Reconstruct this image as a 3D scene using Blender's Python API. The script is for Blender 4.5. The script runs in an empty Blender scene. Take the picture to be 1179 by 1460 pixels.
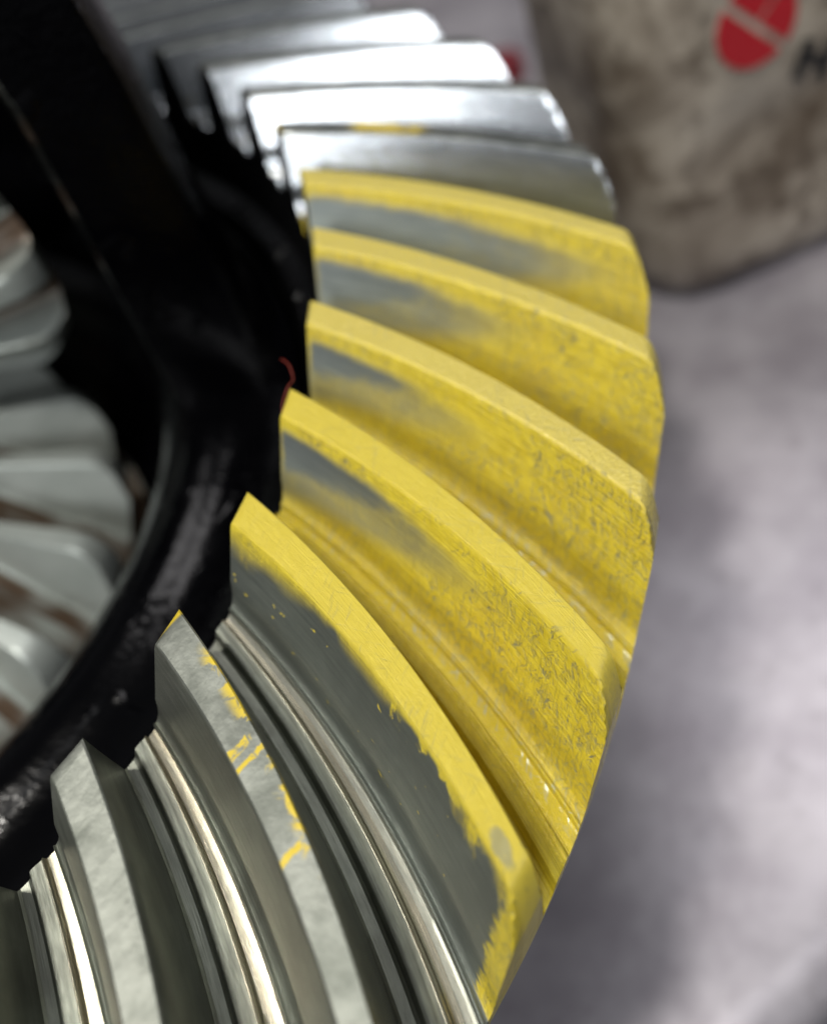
import bpy, bmesh, math, random
import numpy as np
from mathutils import Matrix, Vector

# ------------------------------------------------------------------ camera
BZ = -0.6                                    # height of the bench top, in gear radii
K = 0.12                                     # outer radius of the ring gear in metres
scn = bpy.context.scene
CAM = Vector((1.14088707, -0.4012208, 0.6064287))
RT = Vector((0.91661273, 0.30123643, -0.26282641))
UP = Vector((-0.08168999, 0.78469473, 0.61447613))
FW = Vector((-0.3913411, 0.54176636, -0.74386918))
cd = bpy.data.cameras.new('camera'); cam = bpy.data.objects.new('camera', cd)
scn.collection.objects.link(cam)
m = Matrix((RT, UP, -FW)).transposed().to_4x4(); m.translation = CAM * K
cam.matrix_world = m
cd.sensor_fit = 'VERTICAL'; cd.sensor_height = 24.0; cd.sensor_width = 24.0
cd.lens = 24.0 * 1.04364
cd.clip_start = 0.005; cd.clip_end = 30
cd.dof.use_dof = True
cd.dof.focus_distance = 0.715 * K
cd.dof.aperture_fstop = 25.05e-3 / (0.0232 * K)
scn.camera = cam
scn.view_settings.view_transform = 'Standard'
scn.view_settings.look = 'None'
scn.view_settings.exposure = 0.0
scn.view_settings.gamma = 1.0
scn.cycles.max_bounces = 6; scn.cycles.diffuse_bounces = 3; scn.cycles.glossy_bounces = 4
scn.render.resolution_x = 826; scn.render.resolution_y = 1024

# ------------------------------------------------------------------ light
w = bpy.data.worlds.new('World'); scn.world = w; w.use_nodes = True
w.node_tree.nodes['Background'].inputs['Color'].default_value = (0.93, 0.95, 1.0, 1)
w.node_tree.nodes['Background'].inputs['Strength'].default_value = 0.125

def area(name, az, el, dist, sx, sy, power, col, tgt=(0.8, 0.1, 0.0), spread=180):
    L = bpy.data.lights.new(name, 'AREA'); L.shape = 'RECTANGLE'
    L.size = sx; L.size_y = sy; L.energy = power; L.color = col
    L.spread = math.radians(spread)
    o = bpy.data.objects.new(name, L); scn.collection.objects.link(o)
    d = Vector((math.cos(math.radians(el)) * math.cos(math.radians(az)),
                math.cos(math.radians(el)) * math.sin(math.radians(az)), math.sin(math.radians(el))))
    t = Vector(tgt) * K
    o.location = t + d * dist
    o.rotation_euler = (-d).to_track_quat('-Z', 'Y').to_euler()
    return o
def overhead(name, sx, sy, sz_x, sz_y, height, power, col, rz):   # lamp at slope (sx, sy) above the gear rim
    o = area(name, 0, 90, height, sz_x, sz_y, power, col)
    o.location = (0.8 * K + sx * height, sy * height, height); o.rotation_euler = (0, 0, math.radians(rz)); return o
overhead('work_lamp', -.03, -.275, 0.085, 0.085, 0.9, 7.0, (1.0, 0.96, 0.89), 0)
overhead('tube_lamp', .185, -.185, 1.10, 0.17, 0.9, 1.15, (0.97, 0.98, 1.0), 45)   # its near edge is what the tooth roots mirror
area('hand_lamp', -72, 30, 0.62, 0.18, 0.11, 1.5, (0.97, 0.98, 1.0), (.60, .65, .03))
area('ceiling_lamp', 84, 63, 1.8, 0.50, 0.50, 5.2, (1.0, 0.97, 0.98), (1.19, .47, BZ))

# ------------------------------------------------------------------ node helpers
def srgb(r, g, b):
    f = lambda c: ((c / 255) / 12.92 if c / 255 <= .04045 else (((c / 255) + .055) / 1.055) ** 2.4)
    return (f(r), f(g), f(b), 1)

class NT:
    def __init__(s, name):
        s.mat = bpy.data.materials.new(name); s.mat.use_nodes = True
        s.t = s.mat.node_tree; s.n = s.t.nodes; s.n.clear()
        s.out = s.n.new('ShaderNodeOutputMaterial')
    def put(s, sock, v):
        if v is None: return
        if isinstance(v, bpy.types.NodeSocket): s.t.links.new(v, sock)
        else: sock.default_value = v
    def m(s, op, a, b=None, c=None):
        n = s.n.new('ShaderNodeMath'); n.operation = op
        s.put(n.inputs[0], a); s.put(n.inputs[1], b); s.put(n.inputs[2], c)
        return n.outputs[0]
    def add(s, a, b): return s.m('ADD', a, b)
    def sub(s, a, b): return s.m('SUBTRACT', a, b)
    def mul(s, a, b): return s.m('MULTIPLY', a, b)
    def mx(s, a, b): return s.m('MAXIMUM', a, b)
    def mn(s, a, b): return s.m('MINIMUM', a, b)
    def inv(s, a): return s.m('SUBTRACT', 1.0, a)
    def ss(s, e0, e1, x):                     # smooth step
        n = s.n.new('ShaderNodeMapRange'); n.interpolation_type = 'SMOOTHSTEP'
        s.put(n.inputs['Value'], x); s.put(n.inputs['From Min'], e0); s.put(n.inputs['From Max'], e1)
        return n.outputs['Result']
    def coord(s, which='Object'):
        n = s.n.new('ShaderNodeTexCoord'); return n.outputs[which]
    def attr(s, name):
        n = s.n.new('ShaderNodeAttribute'); n.attribute_name = name; return n
    def sep(s, v):
        n = s.n.new('ShaderNodeSeparateXYZ'); s.put(n.inputs[0], v); return n.outputs
    def comb(s, x, y, z):
        n = s.n.new('ShaderNodeCombineXYZ')
        s.put(n.inputs[0], x); s.put(n.inputs[1], y); s.put(n.inputs[2], z); return n.outputs[0]
    def mapping(s, v, scale=(1, 1, 1), rot=(0, 0, 0), loc=(0, 0, 0)):
        n = s.n.new('ShaderNodeMapping'); s.put(n.inputs['Vector'], v)
        n.inputs['Scale'].default_value = scale; n.inputs['Rotation'].default_value = rot
        n.inputs['Location'].default_value = loc; return n.outputs[0]
    def noise(s, v, scale, detail=3, rough=.55, dist=0, w=None):
        n = s.n.new('ShaderNodeTexNoise'); n.noise_dimensions = '4D' if w is not None else '3D'
        s.put(n.inputs['Vector'], v); s.put(n.inputs['Scale'], scale)
        n.inputs['Detail'].default_value = detail; n.inputs['Roughness'].default_value = rough
        n.inputs['Distortion'].default_value = dist
        if w is not None: s.put(n.inputs['W'], w)
        return n.outputs['Fac']
    def rnd(s):
        n = s.n.new('ShaderNodeObjectInfo'); return s.mul(n.outputs['Random'], 37.0)
    def mix(s, f, a, b, mode='MIX'):
        n = s.n.new('ShaderNodeMix'); n.data_type = 'RGBA'; n.blend_type = mode
        s.put(n.inputs[0], f); s.put(n.inputs[6], a); s.put(n.inputs[7], b); return n.outputs[2]
    def bump(s, h, strength, dist, normal=None):
        n = s.n.new('ShaderNodeBump'); s.put(n.inputs['Strength'], strength)
        n.inputs['Distance'].default_value = dist; s.put(n.inputs['Height'], h)
        if normal is not None: s.put(n.inputs['Normal'], normal)
        return n.outputs[0]
    def bsdf(s, color, rough, metal=0.0, normal=None, spec=.5, coat=0.0, coatr=.1, aniso=0.0):
        n = s.n.new('ShaderNodeBsdfPrincipled')
        s.put(n.inputs['Base Color'], color); s.put(n.inputs['Roughness'], rough)
        s.put(n.inputs['Metallic'], metal); s.put(n.inputs['Specular IOR Level'], spec)
        s.put(n.inputs['Coat Weight'], coat); n.inputs['Coat Roughness'].default_value = coatr
        if normal is not None: s.put(n.inputs['Normal'], normal)
        return n.outputs[0]
    def mixsh(s, f, a, b):
        n = s.n.new('ShaderNodeMixShader'); s.put(n.inputs[0], f)
        s.t.links.new(a, n.inputs[1]); s.t.links.new(b, n.inputs[2]); return n.outputs[0]
    def done(s, sh):
        s.t.links.new(sh, s.out.inputs[0]); return s.mat

# ------------------------------------------------------------------ materials
def bench_mat():
    t = NT('bench_steel'); P = t.coord()
    n1 = t.noise(P, 55, 4, .6); n2 = t.noise(P, 170, 4, .6, .6); n3 = t.noise(P, 14, 2, .5)
    c = t.mix(t.ss(.3, .7, n1), srgb(146, 141, 148), srgb(176, 172, 178))
    c = t.mix(t.mul(t.ss(.55, .75, n2), .4), c, srgb(118, 112, 116))
    c = t.mix(t.mul(t.ss(.5, .75, n3), .3), c, srgb(170, 164, 164))
    r = t.add(.20, t.mul(t.add(n1, n2), .12))
    nb = t.bump(t.add(n1, t.mul(n2, .5)), .10, .0006)
    return t.done(t.bsdf(c, r, .38, nb))

def floor_mat():
    t = NT('floor_concrete'); P = t.coord()
    c = t.mix(t.noise(P, 6, 4), srgb(60, 62, 66), srgb(82, 84, 88))
    return t.done(t.bsdf(c, .6))

def tooth_coords(t):
    a = t.attr('prof'); x = t.sep(a.outputs['Vector'])
    return x[0], x[1]                         # u: toe 0 .. heel 1 ; v: 0 back root, 1-2 land, 2-3 front flank, 3-4 root

def steel_nodes(t, u, v, P, W, dark):
    st = t.comb(t.mul(u, 2.0), t.mul(v, 9), W)           # streaks along the tooth
    s1 = t.noise(st, 3.2, 4, .6); s2 = t.noise(t.comb(t.mul(u, 5), t.mul(v, 90), W), 2.0, 3, .6)
    n1 = t.noise(P, 260, 4, .6, .3, W); n2 = t.noise(P, 1500, 3, .6, 0, W)
    land = t.mul(t.ss(.97, 1.03, v), t.inv(t.ss(1.97, 2.03, v)))
    rootf = t.mx(t.ss(3.45, 3.62, v), t.inv(t.ss(.38, .55, v)))
    a, b = (srgb(104, 108, 99), srgb(150, 154, 141)) if dark else (srgb(150, 156, 160), srgb(188, 192, 196))  # second pair: same steel lightened, lamplight on the far teeth put into the colour
    c = t.mix(t.ss(.2, .8, s1), a, b)
    blot = t.noise(P, 90, 3, .6, .6, W)
    c = t.mix(t.mul(t.ss(.42, .62, blot), .5 if dark else .15), c, srgb(92, 92, 84))
    c = t.mix(t.mul(rootf, t.mul(.7, t.ss(.25, .6, s1))), c, srgb(150, 140, 118))
    c = t.mix(t.mul(land, .8), c, t.mix(t.ss(.35, .65, n1), srgb(112, 116, 108), srgb(160, 163, 154)))
    sc = t.noise(t.mapping(P, (900, 220, 500), (0, 0, .7)), 1.0, 3, .6, .2, W)
    r = t.add(.24 if dark else .15, t.add(t.mul(s1, .16), t.add(t.mul(land, .20), t.mul(n1, .1))))
    r = t.sub(r, t.mul(rootf, .13 if dark else .1))
    if not dark: r = t.mul(r, .7)
    h = t.add(t.mul(t.mul(s2, t.inv(land)), .18), t.mul(t.add(n1, t.add(t.mul(n2, .5), t.mul(sc, .8))), t.add(t.mul(land, .42), .12)))
    h = t.mul(h, t.inv(t.mul(rootf, .8)))
    nb = t.bump(h, .6 if dark else .25, .00030)
    return c, r, nb, land

def steel_mat(name, dark=True, smudge=0.0, u0=0, u1=1, vlim=1.5, bars=()):
    t = NT(name); u, v = tooth_coords(t); P = t.coord(); W = t.rnd()
    c, r, nb, land = steel_nodes(t, u, v, P, W, dark)
    base = t.bsdf(c, r, .74 if dark else .88, nb)
    if smudge <= 0: return t.done(base)
    n = t.noise(P, 420, 4, .65, .8, W); nl = t.noise(P, 120, 2, .5, 0, W)
    band = t.mul(t.mul(t.ss(u0 - .03, u0 + .03, u), t.inv(t.ss(u1 - .05, u1 + .03, u))),
                 t.mul(t.ss(.97, 1.01, v), t.inv(t.ss(vlim - .3, vlim + .1, v))))
    mk = t.mul(t.ss(.62 - .12 * smudge, .68 - .12 * smudge, t.add(t.mul(n, .6), t.mul(nl, .45))), band)
    tip = t.mul(t.inv(t.ss(.012, .022, t.add(u, t.mul(t.sub(v, 1.0), .02)))), t.ss(.98, 1.0, v))
    mk = t.mx(mk, t.mul(tip, t.inv(t.ss(1.9, 2.0, v))))
    for (bu, bw, v0, v1) in bars:
        uu = t.add(u, t.add(t.mul(t.sub(n, .5), .04), t.mul(t.sub(v, 1.5), .012)))
        q = t.mul(t.inv(t.ss(bw * .6, bw, t.m('ABSOLUTE', t.sub(uu, bu)))), t.mul(t.ss(v0, v0 + .05, v), t.inv(t.ss(v1 - .05, v1, v))))
        mk = t.mx(mk, t.mul(q, t.ss(.36, .46, n)))
    pc = t.mix(n, srgb(190, 165, 35), srgb(222, 196, 58))
    pb = t.bsdf(pc, .38, 0, t.bump(n, .4, .0003))
    return t.done(t.mixsh(mk, base, pb))

def paint_mat(name, smax=.45, qtop=.22, qbot=.6, film=.5, flank_bare=False, speck=1.0, pebble=.5):
    t = NT(name); u, v = tooth_coords(t); P = t.coord(); W = t.rnd()
    q = t.sub(v, 2.0)
    c, r, nb, land = steel_nodes(t, u, v, P, W, True)
    c = t.mix(.5, c, srgb(104, 112, 108) if flank_bare else srgb(132, 143, 148))
    if not flank_bare:
      hz = t.noise(t.comb(t.mul(u, 6), t.mul(v, 30), W), 1.5, 3, .6)
      c = t.mix(t.mul(t.ss(2.2, 2.75, t.add(v, t.mul(t.sub(hz, .5), .3))), .8), c, srgb(172, 180, 170))
    base = t.bsdf(c, t.add(r, .06), .6, nb)
    nlo = t.noise(P, 110, 3, .55, .4, W); nmid = t.noise(P, 420, 4, .65, .5, W); nfi = t.noise(P, 2300, 3, .6, 0, W)
    fl = t.mul(t.ss(2.0, 2.03, v), t.inv(t.ss(3.0, 3.08, v)))
    if not flank_bare:
        wob = t.mul(t.sub(nmid, .5), .10)
        qq = t.add(q, wob); uu = t.add(u, t.mul(t.sub(nmid, .5), .10))
        nar = t.m('DIVIDE', uu, smax)                      # 0 at toe .. 1 at the end of the patch
        top = t.add(qtop, t.mul(nar, .03))
        bot = t.sub(qbot, t.mul(nar, (qbot - qtop) * .75))
        a = t.mul(t.ss(t.sub(top, .05), t.add(top, .08), qq), t.inv(t.ss(t.sub(bot, .20), t.add(bot, .14), qq)))
        a = t.mul(a, t.inv(t.ss(.55, 1.08, nar)))
        a = t.mul(a, t.ss(.0, .014, t.add(u, t.mul(t.sub(nmid, .5), .02))))
        # thin smeared film beyond the patch
        f2 = t.mul(t.ss(t.sub(top, .02), t.add(top, .12), qq), t.inv(t.ss(t.add(bot, .05), t.add(bot, .30), qq)))
        f2 = t.mul(f2, t.inv(t.ss(.75, 1.5, nar)))
        bare = t.mul(t.mx(a, t.mul(f2, t.add(film, t.mul(t.sub(nmid, .5), .7)))), fl)
    else:
        rag = t.noise(t.comb(t.mul(u, 15), t.mul(v, 3.0), W), 1.6, 4, .6, .6)
        rag2 = t.noise(t.comb(t.mul(u, 3), t.mul(v, 1.0), W), 1.6, 2)
        edge = t.mul(t.ss(.46, .70, rag), t.mul(.12, t.ss(.45, .60, rag2)))
        edge = t.add(t.add(.01, t.mul(t.inv(t.ss(.05, .3, u)), .09)), edge)
        soft = t.add(t.add(.05, t.mul(t.ss(.4, .65, nlo), .14)), t.mul(t.inv(t.ss(.15, .35, u)), .12))
        bare = t.ss(t.sub(edge, t.mul(soft, .3)), t.add(edge, soft), q)
        hue = t.add(u, t.mul(t.sub(t.noise(t.comb(t.mul(u, 5), t.mul(v, 14), W), 2.2, 3, .6), .5), .10))
        bare = t.mul(bare, t.mx(t.inv(t.ss(.965, .98, hue)), t.ss(2.97, 3.0, v)))
        blob = t.m('POWER', t.add(t.m('POWER', t.mul(t.sub(u, .93), 26.0), 2.0), t.m('POWER', t.mul(t.sub(v, 1.63), 3.4), 2.0)), .5)
        bare = t.mx(bare, t.mul(.6, t.inv(t.ss(.5, 1.2, t.add(blob, t.mul(t.sub(nmid, .5), 2.4))))))
        # stray yellow strokes on the bare flank
        sk = t.noise(t.mapping(t.comb(u, t.mul(v, .22), W), (30, 60, 1), (0, 0, .6)), 1.0, 2, .5, .3)
        bare = t.mul(bare, t.inv(t.mul(t.ss(.70, .73, sk), t.inv(t.ss(2.7, 2.9, v)))))
    # scratches and flecks where the paste is dabbed off (more towards the heel)
    fpv = t.mapping(P, (2200, 330, 900), (.3, .2, .75))
    f1 = t.noise(fpv, 1.0, 4, .65, .35, W)
    fpv2 = t.mapping(P, (380, 2400, 900), (.1, .5, .35))
    f2n = t.noise(fpv2, 1.0, 4, .65, .35, W)
    gate = t.mul(t.ss(.42, .66, t.add(nlo, t.mul(u, .26))), t.ss(.03, .3, t.add(u, .12)))
    gate = t.mul(gate, t.add(.35, t.mul(.65, t.ss(1.9, 2.1, v))))
    fleck = t.mul(t.ss(.55, .72, t.mx(f1, f2n)), gate)
    fleck2 = t.mul(t.ss(.66, .70, nmid), t.ss(.5, .62, nlo))
    swp = t.mapping(P, (2600, 300, 1500), (.2, .1, 1.25))
    swl = t.noise(swp, 1.0, 4, .7, .25, W)
    swirl = t.mul(t.ss(.50, .66, swl), t.mul(t.ss(.38, .58, t.add(nlo, t.mul(u, .12))), t.ss(2.0, 2.06, v)))
    bare = t.mx(bare, t.mul(t.mx(t.mx(fleck, t.mul(fleck2, .35)), t.mul(swirl, .5)), .8 * speck))
    # paste colour: thinner paste is darker and greener
    thin = t.noise(t.mapping(P, (700, 260, 500), (.2, .1, .9)), 1.0, 4, .65, 1.0, W)
    brush = t.noise(t.comb(t.mul(u, 3.5), t.mul(v, 22), t.add(W, 3.0)), 2.0, 4, .65, .5)
    thin = t.add(t.mul(thin, .55), t.mul(brush, .45))
    pc = t.mix(t.ss(.36, .64, thin), srgb(192, 171, 42), srgb(215, 195, 58))
    pc = t.mix(t.mul(t.ss(.5, .75, nlo), .35), pc, srgb(206, 176, 48))
    hat = t.noise(t.comb(t.mul(u, 150), t.mul(v, 7), W), 1.0, 4, .7, .5)
    hat = t.mul(t.ss(.48, .68, hat), t.mul(t.ss(.36, .56, nlo), t.ss(2.0, 2.05, v)))
    pc = t.mix(t.mul(hat, .55), pc, srgb(138, 128, 48))
    pc = t.mix(t.mul(land, .85), pc, srgb(216, 196, 74) if pebble < .5 else srgb(218, 200, 104))  # pebbled teeth get a paler land, sparkle painted into the colour
    pc = t.mix(t.mul(t.ss(3.0, 3.4, v), .5), pc, srgb(212, 190, 58))
    rtm = t.mx(t.ss(2.95, 3.2, v), t.inv(t.ss(.5, .6, v)))
    rough = t.sub(t.sub(t.add(.26, t.mul(nmid, .22)), t.mul(rtm, .12)), t.mul(land, .16 * min(1, pebble * 1.3)))
    hb = t.add(t.mul(thin, .6), t.add(t.mul(nmid, .6), t.add(t.mul(t.mul(nfi, land), 5.0 * pebble), t.add(t.mul(brush, .7), t.mul(t.mul(rtm, nfi), 1.2)))))
    hb = t.sub(hb, t.mul(bare, .9))
    pn = t.bump(hb, .6, .00032)
    paint = t.bsdf(pc, rough, 0, pn, .5)
    return t.done(t.mixsh(bare, paint, base))

def black_mat(name, rough=.32, bumpy=.5, col=(8, 8, 10), spec=.45):
    t = NT(name); P = t.coord()
    n = t.noise(P, 300, 4, .6); n2 = t.noise(P, 90, 3, .6); n3 = t.noise(P, 1100, 2, .5)
    c = t.mix(n2, srgb(*col), srgb(col[0] + 4, col[1] + 4, col[2] + 4))
    dr = t.ss(.62, .72, t.noise(P, 210, 2, .5, .3))
    nb = t.bump(t.add(t.add(n, t.mul(n3, .3)), t.mul(dr, 1.2)), bumpy, .0007)
    return t.done(t.bsdf(c, t.add(rough, t.mul(n2, .2)), 0, nb, spec))

def side_gear_mat():
    t = NT('side_gear_steel'); P = t.coord(); W = t.rnd()
    u, v = tooth_coords(t)
    n = t.noise(P, 200, 3, .6, 0, W); n2 = t.noise(P, 60, 2)
    c = t.mix(n, srgb(162, 170, 164), srgb(198, 204, 198))
    root = t.mx(t.ss(3.0, 3.5, v), t.inv(t.ss(.5, .9, v)))
    c = t.mix(t.mul(root, t.ss(.3, .5, n2)), c, srgb(96, 78, 62))
    return t.done(t.bsdf(c, t.add(.36, t.mul(n, .15)), .6, t.bump(n, .3, .0004)))

M = {}
M['bench'] = bench_mat(); M['floor'] = floor_mat()
M['steel'] = steel_mat('bare_tooth_steel', True)
M['lit_steel'] = steel_mat('lit_tooth_steel', False)  # lit copy of the bare steel, for far teeth facing the lamp
M['black'] = black_mat('black_oxide', .2, .6, (3, 3, 4))
M['case'] = black_mat('black_case_paint', .08, .20, (0, 0, 1), .17)

# ------------------------------------------------------------------ mesh helpers
def link(o, parent=None):
    scn.collection.objects.link(o)
    if parent is not None: o.parent = parent
    return o
def mesh_obj(name, verts, faces, mats, parent=None, smooth=True, sharp=35, fmat=None):
    me = bpy.data.meshes.new(name); me.from_pydata([tuple(K * c for c in v) for v in verts], [], faces)
    for x in mats: me.materials.append(x)
    if fmat is not None: me.polygons.foreach_set('material_index', fmat)
    me.validate(); me.update()
    if smooth:
        me.polygons.foreach_set('use_smooth', [True] * len(me.polygons))
        me.set_sharp_from_angle(angle=math.radians(sharp))
    return link(bpy.data.objects.new(name, me), parent)
def tag(o, label=None, cat=None, group=None, kind=None):
    if label: o['label'] = label
    if cat: o['category'] = cat
    if group: o['group'] = group
    if kind: o['kind'] = kind
    return o
def empty(name, loc=(0, 0, 0)):
    o = bpy.data.objects.new(name, None); o.location = [K * c for c in loc]; o.empty_display_size = .02
    return link(o)
def lathe(profile, n=160, a0=0, a1=360):
    full = abs(a1 - a0) >= 360
    V, F = [], []; cols = n if full else n + 1
    for j in range(cols):
        a = math.radians(a0 + (a1 - a0) * j / n)
        for (r, z) in profile: V.append((r * math.cos(a), r * math.sin(a), z))
    p = len(profile)
    for j in range(n):
        j2 = (j + 1) % cols
        for i in range(p - 1):
            F.append((j * p + i, j2 * p + i, j2 * p + i + 1, j * p + i + 1))
    return V, F

# ------------------------------------------------------------------ setting: bench, floor
ed = Vector((0.60, 0.80)); en = Vector((0.80, -0.60)); e0 = Vector((1.128, -0.094)) + en * 0.003
def bench():
    # cross-section of the worktop at right angles to its front edge: (outwards, up)
    prof = [(0.0 - .10, BZ), (-.06, BZ), (-.03, BZ - .004), (-.012, BZ - .014), (0, BZ - .035), (.003, BZ - .06), (0, BZ - .35), (-.04, BZ - .36)]
    prof = [(-14.0, BZ)] + prof + [(-14.0, BZ - .36)]
    V, F = [], []
    for s in (-9.0, 13.0):
        for (o, z) in prof:
            p = e0 + en * o + ed * s; V.append((p.x, p.y, z))
    n = len(prof)
    for i in range(n): F.append((i, (i + 1) % n, n + (i + 1) % n, n + i))
    F.append(tuple(range(n - 1, -1, -1))); F.append(tuple(range(n, 2 * n)))
    return tag(mesh_obj('workbench', V, F, [M['bench']]), kind='structure')
bench()
g = 60
tag(mesh_obj('floor', [(-g, -g, -8), (g, -g, -8), (g, g, -8), (-g, g, -8)], [(0, 1, 2, 3)], [M['floor']]), kind='structure')

# ------------------------------------------------------------------ gear tooth generator
def make_tooth_mesh(name, N, r0, r1, h, twist, kap, wi, wo, dep0, dep1, fa, fb, lip, chamf, mats, ns=44, smax=1.03, round_toe=.003, c0=.96, shade_groove=0.0):
    al = math.atan2(h, r1 - r0); sa, ca = math.sin(al), math.cos(al)
    ss = [0, .004, .012] + list(np.linspace(.03, .93, ns)) + [.95, .96, .966, .973, .979, .985, .991, .998, 1.006, 1.014, 1.021, 1.027, smax]
    V, UV = [], []
    def profile(s):
        w = wi + (wo - wi) * s; dep = dep0 + (dep1 - dep0) * s
        R = r0 + (r1 - r0) * s; pitch = 2 * math.pi / N * R
        a = fa * dep; b = fb * dep; flr = max(pitch - w - a - b, .004)
        P = []
        def side(sign, x0, run, vq, kx, ex, ky):          # from land corner down to the middle of the root
            out = []
            e = .0016
            for q in np.linspace(0, 1, 15):
                # upper flank straight, break near 0.66, then fillet
                if q < .66: xx = run * kx * (q / .66) ; yy = dep * ky * (q / .66)
                else:
                    tt = (q - .66) / .34
                    xx = run * (kx + (1 - kx) * (tt ** ex)); yy = dep * (ky + (1 - ky) * (1 - (1 - tt) ** 1.6))
                out.append((x0 + sign * xx, yy, vq(q)))
            if sign > 0 and shade_groove > 0:       # channel added at the rear flank's foot to make a dark shadow line
                gr = [(.0, .0), (.05, .3), (.1, .6), (.16, .9), (.2, 1 + shade_groove * .8), (.27, 1 + shade_groove), (.50, 1 + shade_groove), (.58, 1 + shade_groove * .8), (.63, 1.02), (.68, .985), (.73, .975), (.78, .975), (.86, .98), (.93, .99), (1.0, .995)]
                out = [(x0 + run * gx, dep * gy, vq(i / 14)) for i, (gx, gy) in enumerate(gr)]
            out[0] = (x0 + sign * e * .3, e, vq(.0))
            f = flr / 2
            for (k, y, q) in ((.10, dep - lip * .2, 1.25), (.22, dep - lip, 1.40), (.32, dep - lip * .6, 1.50), (.42, dep + lip * 1.7, 1.56), (.5, dep + lip * 2.0, 1.6), (.7, dep + lip * 2.08, 1.75), (1.0, dep + lip * 2.1, 2.0)):
                out.append((x0 + sign * (run + f * k), y, vq(q)))
            return out
        back = side(+1, 0, b, lambda q: 1 - q * .5, .20, 1.2, .90)
        front = side(-1, -w, a, lambda q: 2 + q if q <= 1 else 3 + (q - 1), .72, 1.6, .72)
        land = [(-w * f, 0.0, 1 + f) for f in (.03, .2, .4, .6, .8, .97)]
        return back[::-1] + land + front, dep, R
    for s in ss:
        pr, dep, R = profile(s)
        drop = 0
        if s > c0: drop = chamf * ((s - c0) / (smax - c0)) ** 2.1
        toe = round_toe * max(0, 1 - s / .012) ** 2
        th = twist * s + kap * 4 * s * (1 - s); z0 = h * (1 - s)
        for (x, y, v) in pr:
            yy = max(y, drop) if drop > 0 else y
            yy = max(yy, toe) if toe > 0 else yy
            a = th + x / R; rr = R - yy * sa
            V.append((rr * math.cos(a), rr * math.sin(a), z0 - yy * ca)); UV.append((min(s, 1.0), v, 0))
    n = len(pr); F = []; fm = []
    for i in range(len(ss) - 1):
        for j in range(n - 1):
            F.append((i * n + j, (i + 1) * n + j, (i + 1) * n + j + 1, i * n + j + 1)); fm.append(0)
    # end faces, closed down to a base just under the root
    for end, s in ((0, ss[0]), (len(ss) - 1, ss[-1])):
        pr, dep, R = profile(s); th = twist * s + kap * 4 * s * (1 - s); z0 = h * (1 - s)
        base = []; ring = []
        for (x, y, v) in pr:
            yb = dep * (1 + shade_groove) + lip * 2.1 + .004; a = th + x / R
            rr = R - yb * sa; base.append(len(V)); V.append((rr * math.cos(a), rr * math.sin(a), z0 - yb * ca)); UV.append((min(s, 1), v, 0))
        for j in range(n): ring.append(len(V)); V.append(V[end * n + j]); UV.append(UV[end * n + j])
        for j in range(n - 1):
            f = (ring[j], ring[j + 1], base[j + 1], base[j])
            F.append(f if end == 0 else f[::-1]); fm.append(1 if end == 0 else 2)
    me = bpy.data.meshes.new(name); me.from_pydata([tuple(K * c for c in v) for v in V], [], F)
    for x in mats: me.materials.append(x)
    me.polygons.foreach_set('material_index', fm)
    at = me.attributes.new('prof', 'FLOAT_VECTOR', 'POINT')
    at.data.foreach_set('vector', np.array(UV, dtype=np.float32).ravel())
    me.update()
    me.polygons.foreach_set('use_smooth', [True] * len(me.polygons))
    me.set_sharp_from_angle(angle=math.radians(32))
    return me

# ------------------------------------------------------------------ the ring gear
N = 43; r0, r1, hh = 0.719475, 1.0, 0.0638707
AL = math.atan2(hh, r1 - r0); SA, CA = math.sin(AL), math.cos(AL)
ring = empty('ring_gear', (0, 0, -.27))
tag(ring, 'large steel ring gear with curved teeth, five of them coated in yellow marking paste', 'gear')
def rpart(o):
    o.parent = ring; o.location = (0, 0, .27 * K); return o
tooth_me = make_tooth_mesh('tooth', N, r0, r1, hh, -0.206855, .002078, .0284, .0215, .073, .108, .44, .42, .0022, .036, [M['steel'], M['black'], M['steel']], shade_groove=.10)

def toeP(y, off=.0012): return (r0 - y * SA - off * CA, hh - y * CA + off * SA)
def heelP(y, s=1.026):
    R = r0 + (r1 - r0) * s; z = hh * (1 - s); return (R - y * SA, z - y * CA)
prof = [(.655, -.27), (.655, -.105), (.664, -.092), toeP(.150), toeP(.080), (r0 + .01 - .09 * SA, hh - .002 - .0935 * CA), heelP(.138, .985), heelP(.133), heelP(.138), (.955, -.15), (.90, -.262), (.89, -.27), (.655, -.27)]
V, F = lathe(prof, 240); rpart(mesh_obj('gear_body', V, F, [M['black']], ring, sharp=25))

PM = {  # painted teeth, counted upwards from the nearest one
 0: paint_mat('paste_bare_flank', flank_bare=True, speck=.9, pebble=.08),
 1: paint_mat('paste_contact_a', .52, .12, .66, .7, speck=1.0, pebble=.12),
 2: paint_mat('paste_contact_b', .44, .15, .62, .6, speck=1.1, pebble=.55),
 3: paint_mat('paste_contact_c', .50, .10, .74, .8, speck=1.0, pebble=.8),
 4: paint_mat('paste_contact_d', .74, .12, .92, .95, speck=.9, pebble=.8)}
PM[-1] = steel_mat('smudged_tooth_steel', True, 1.0, .12, .62, 1.35, ((.325, .012, 1.3, 2.0), (.36, .008, 1.0, 2.0), (.56, .01, 1.2, 2.0)))
PM[5] = steel_mat('smudged_lit_steel', False, 1.1, .25, .48, 1.9)
lab = {0: 'tooth with yellow land and bare grey flank', 1: 'yellow tooth with short grey contact patch',
       -1: 'bare grey tooth with yellow smudges on its land'}
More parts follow.
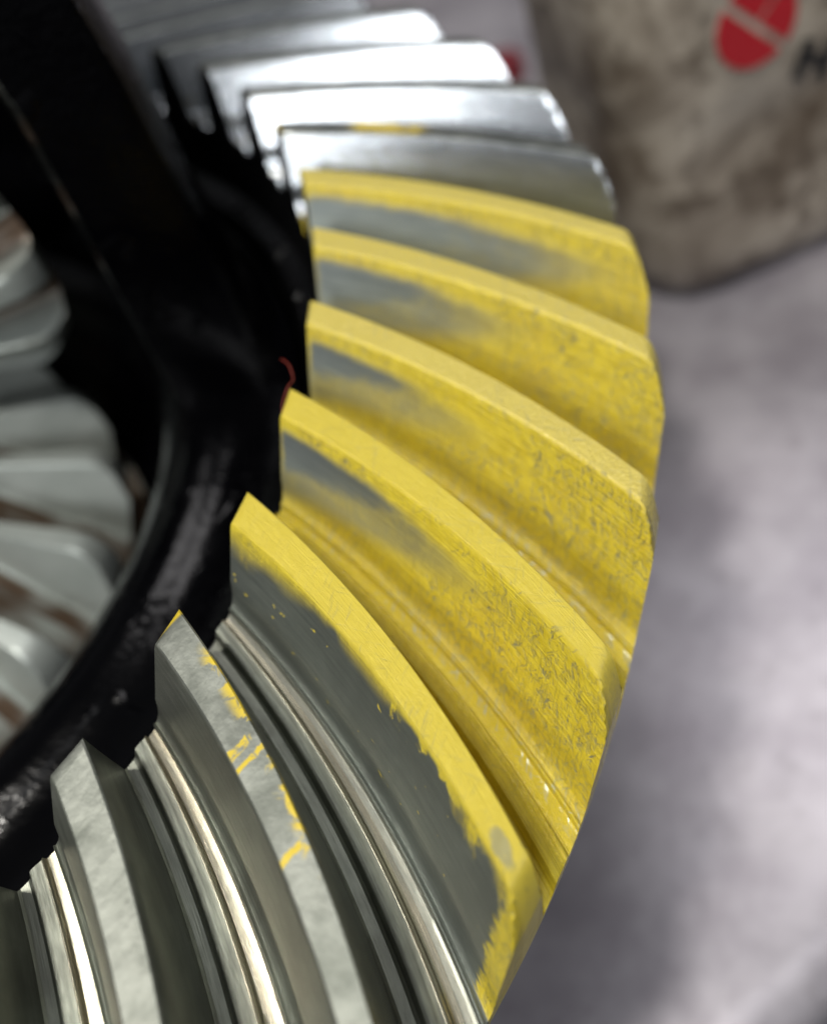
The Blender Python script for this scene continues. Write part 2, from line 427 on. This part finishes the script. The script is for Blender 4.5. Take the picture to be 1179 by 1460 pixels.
for i in range(N):
    k = i if i <= 30 else i - N
    o = bpy.data.objects.new('tooth', tooth_me); link(o); rpart(o)
    o.rotation_euler = (0, 0, 2 * math.pi / N * k)
    mt = PM.get(k, M['lit_steel'] if 5 <= k <= 20 else M['steel'])
    if mt is not M['steel']:
        for sl in (0, 2):
            o.material_slots[sl].link = 'OBJECT'; o.material_slots[sl].material = mt
    if k in lab: o['label'] = lab[k]

# ------------------------------------------------------------------ differential case
case = empty('differential_case', (0, 0, BZ))
tag(case, 'glossy black differential case carrying the ring gear and holding the side gear', 'case')
def cpart(o): o.parent = case; o.location = (0, 0, -BZ * K); return o
prof = [(.36, -.33), (.40, -.315), (.435, -.28), (.452, -.22), (.468, -.16), (.49, -.118), (.512, -.102), (.536, -.095), (.552, -.098),
        (.562, -.104), (.575, -.110), (.60, -.112), (.632, -.108), (.640, -.102), (.646, -.100), (.650, -.108), (.650, -.274), (.66, -.28), (.86, -.28), (.87, -.29), (.87, -.35), (.86, -.37),
        (.62, -.40), (.55, -.46), (.36, -.50), (.34, -.52), (.34, BZ + .002), (.20, BZ + .002), (.20, -.40), (.22, -.36), (.36, -.33)]
V, F = lathe(prof, 200); cpart(mesh_obj('case_shell', V, F, [M['case']], case, sharp=40))
# upright arm of the case behind the window
def arm(a0, a1):
    prof = [(.50, -.14), (.63, -.135), (.628, -.02), (.622, .05), (.62, .2), (.60, .45), (.55, .70), (.45, .72), (.47, .45), (.49, .2), (.50, -.14)]
    n = 40; V, F = [], []; p = len(prof)
    for j in range(n + 1):
        t = j / n
        for (r, z) in prof:
            # foot flares out sideways
            fl = 10 * max(0, (.06 - z) / .2) ** 1.5 if z < .06 else 0
            aa0, aa1 = a0 - fl, a1 + fl
            e = .018 * (abs(2 * t - 1) ** 14)
            a = math.radians(aa0 + (aa1 - aa0) * t)
            rr = r - e if r > .55 else r + e
            V.append((rr * math.cos(a), rr * math.sin(a), z))
    for j in range(n):
        for i in range(p - 1): F.append((j * p + i, (j + 1) * p + i, (j + 1) * p + i + 1, j * p + i + 1))
    F.append(tuple(range(p - 2, -1, -1))); F.append(tuple(n * p + i for i in range(p - 1)))
    return mesh_obj('case_arm', V, F, [M['case']], case, sharp=40)
cpart(arm(35, 118))

# ------------------------------------------------------------------ side gear and pinion inside the case
sg = empty('side_gear', (0, 0, -.33))
tag(sg, 'silver straight-toothed gear seated inside the black case', 'gear')
sgm = side_gear_mat(); M['side'] = sgm
NS = 18
side_me = make_tooth_mesh('side_gear_tooth', NS, .25, .405, .07, 0, 0, .014, .030, .020, .10, .30, .30, .001, .045, [sgm, sgm, sgm], ns=14, smax=1.02, c0=.78)
for k in range(NS):
    o = bpy.data.objects.new('tooth', side_me); link(o, sg)
    o.location = (0, 0, (.33 - .19) * K); o.rotation_euler = (0, 0, math.radians(20 * k + 16))
V, F = lathe([(.16, -.30), (.16, -.14), (.20, -.13), (.23, -.165), (.37, -.30), (.385, -.305), (.385, -.32), (.37, -.325), (.16, -.325), (.16, -.30)], 96)
o = mesh_obj('gear_body', V, F, [sgm], sg); o.location = (0, 0, .33 * K)

# ------------------------------------------------------------------ jug on the bench
def jug():
    t = NT('dirty_white_plastic'); P = t.coord(); x, y, z = t.sep(P)
    n1 = t.noise(P, 52, 4, .6, .5); n2 = t.noise(P, 110, 4, .65, .4); n3 = t.noise(P, 16, 2)
    c = t.mix(t.ss(.3, .7, n1), srgb(84, 72, 58), srgb(168, 159, 144))
    c = t.mix(t.mul(t.ss(.46, .66, n2), .8), c, srgb(70, 58, 44))
    c = t.mix(t.mul(t.ss(.5, .7, n3), .5), c, srgb(158, 155, 148))
    nb = t.bump(t.add(n1, n2), .25, .001)
    body = t.done(t.bsdf(c, t.add(.38, t.mul(n2, .2)), 0, nb))
    LX, LY, RD = .82, .46, .13           # length along the label face, depth, corner radius, height
    root = empty('jug', (0, 0, 0)); base = Vector((.80, .875)); ang = math.radians(37)
    root.location = (base.x * K, base.y * K, BZ * K); root.rotation_euler = (0, 0, ang)
    tag(root, 'grimy white plastic jug with red round emblem standing on the bench', 'jug')
    def ringpts(inset, z):
        out = []
        rd = max(RD - inset, .01)
        for (cx, cy, a0) in ((LX - RD, RD, -90), (LX - RD, LY - RD, 0), (RD, LY - RD, 90), (RD, RD, 180)):
            for i in range(9):
                a = math.radians(a0 + 90 * i / 8)
                out.append((cx + rd * math.cos(a), cy + rd * math.sin(a), z))
        return out
    lv = [(.075, .0), (.05, .006), (.028, .022), (.012, .048), (.003, .08), (0, .12), (0, .3), (.003, .32), (0, .34), (0, .60), (.012, .635), (.045, .675), (.10, .70), (.125, .704)]
    V, F = [], []
    for (ins, z) in lv: V += ringpts(ins, z)
    n = 36
    for i in range(len(lv) - 1):
        for j in range(n): F.append((i * n + j, i * n + (j + 1) % n, (i + 1) * n + (j + 1) % n, (i + 1) * n + j))
    F.append(tuple(range(n - 1, -1, -1))); F.append(tuple((len(lv) - 1) * n + j for j in range(n)))
    mesh_obj('jug_body', V, F, [body], root, sharp=50)
    # neck and cap above the frame
    V, F = lathe([(.11, .69), (.11, .74), (.135, .74), (.135, .80), (.125, .81), (0.0, .81)], 40)
    tr = NT('red_cap_plastic'); rc = tr.done(tr.bsdf(srgb(170, 25, 30), .35)); M['red'] = rc
    mesh_obj('cap', [(a + LX / 2, b + LY / 2, z) for a, b, z in V], F, [rc], root)
    # emblem: red disc split by pale bars, printed on the label face (y = 0 side)
    tp = NT('emblem_red'); nn = tp.noise(tp.coord(), 90, 3)
    red = tp.done(tp.bsdf(tp.mix(nn, srgb(150, 18, 28), srgb(182, 26, 38)), .45))
    tk = NT('print_black'); blk = tk.done(tk.bsdf(srgb(24, 24, 24), .5))
    def flat(name, pts, mat, y=-.003):
        # pts: outline on the face (x along, z up), given a little thickness
        n = len(pts); V = [(a, y, b) for a, b in pts] + [(a, y + .0025, b) for a, b in pts]
        F = [tuple(range(n)), tuple(range(2 * n - 1, n - 1, -1))] + [(i, n + i, n + (i + 1) % n, (i + 1) % n) for i in range(n)]
        return mesh_obj(name, V, F, [mat], root, smooth=False)
    return root, flat, red, blk
JUG, flat, RED, BLK = jug()

# emblem (a red roundel cut by pale bars) and the start of the lettering beside it
TA = math.radians(-47)                            # the print runs down across the face
def fpt(a, b, cx, cz): return (cx + a * math.cos(TA) - b * math.sin(TA), cz + a * math.sin(TA) + b * math.cos(TA))
def arcs(r, a0, a1, n=14): return [(r * math.cos(math.radians(a0 + (a1 - a0) * i / n)), r * math.sin(math.radians(a0 + (a1 - a0) * i / n))) for i in range(n + 1)]
EC = (.190, .443); ER = .058
em = [arcs(ER, 188, 352), arcs(ER, 95, 176) + [(-.003, .003)], arcs(ER, 4, 86) + [(.003, .003)]]
for pts in em: flat('emblem', [fpt(a, b, *EC) for a, b in pts], RED)
def rect(x0, x1, z0, z1, cx, cz): return [fpt(a, b, cx, cz) for a, b in ((x0, z0), (x1, z0), (x1, z1), (x0, z1))]
LC = (.266, .360); TA = math.radians(-22)
for r in ((-.018, .000, -.026, .028), (.020, .038, -.026, .028), (.0005, .0195, -.007, .009)):
    flat('letter_stroke', rect(*r, *LC), BLK)

# ------------------------------------------------------------------ pinion meshing with the side gear
PA = math.radians(66)
pin = empty('pinion_gear', (.385 * math.cos(PA), .385 * math.sin(PA), .015))
tag(pin, 'small silver pinion gear inside the black case, above the larger gear', 'gear')
zax = Vector((-math.cos(PA), -math.sin(PA), 0)); yax = Vector((0, 0, 1)); xax = yax.cross(zax)
pin.rotation_euler = Matrix((xax, yax, zax)).transposed().to_euler()
pin_me = make_tooth_mesh('pinion_tooth', 10, .09, .172, .13, 0, 0, .018, .034, .020, .062, .30, .30, .001, .03, [M['side']] * 3, ns=12, smax=1.02, c0=.78)
for k in range(10):
    o = bpy.data.objects.new('tooth', pin_me); link(o, pin); o.rotation_euler = (0, 0, math.radians(36 * k + 8))
V, F = lathe([(.0, -.035), (.10, -.03), (.112, -.022), (.07, .115), (.05, .12), (0, .12)], 48)
mesh_obj('gear_body', V, F, [M['side']], pin)
V, F = lathe([(0, -.12), (.052, -.12), (.055, -.115), (.055, .36), (.05, .365), (0, .365)], 40)
mesh_obj('cross_pin', V, F, [M['case']], pin)

# ------------------------------------------------------------------ small things
V, F = lathe([(0, .045), (.036, .045), (.042, .04), (.045, .03), (.046, 0), (.038, 0), (.036, .03), (0, .033)], 40)
tr = NT('dull_red_plastic'); o = mesh_obj('bottle_cap', V, F, [tr.done(tr.bsdf(srgb(110, 26, 36), .55))]); o.location = (.335 * K, 1.67 * K, (BZ + .001) * K)
tag(o, 'small red plastic cap lying on the bench behind the teeth', 'cap')

def tube_path(name, pts, rad, mat):
    cu = bpy.data.curves.new(name, 'CURVE'); cu.dimensions = '3D'; cu.bevel_depth = rad * K; cu.bevel_resolution = 2
    sp = cu.splines.new('NURBS'); sp.points.add(len(pts) - 1); sp.use_endpoint_u = True; sp.order_u = 4
    for p, q in zip(sp.points, pts): p.co = (q[0] * K, q[1] * K, q[2] * K, 1)
    ob = bpy.data.objects.new(name, cu); scn.collection.objects.link(ob)
    bpy.context.view_layer.update()
    me = bpy.data.meshes.new_from_object(ob.evaluated_get(bpy.context.evaluated_depsgraph_get()))
    me.materials.clear(); me.materials.append(mat); me.name = name
    bpy.data.objects.remove(ob)
    return link(bpy.data.objects.new(name, me))
tf = NT('red_fibre'); fib = tf.done(tf.bsdf(srgb(120, 38, 26), .5))
o = tube_path('thread', [(.690, .137, .062), (.699, .133, .064), (.705, .124, .060), (.709, .117, .058), (.7105, .1085, .0645), (.7085, .100, .060), (.705, .097, .054), (.706, .090, .050), (.7075, .086, .047)], .00055, fib)
tag(o, 'loose red thread caught on the inner tip of a yellow tooth', 'thread')
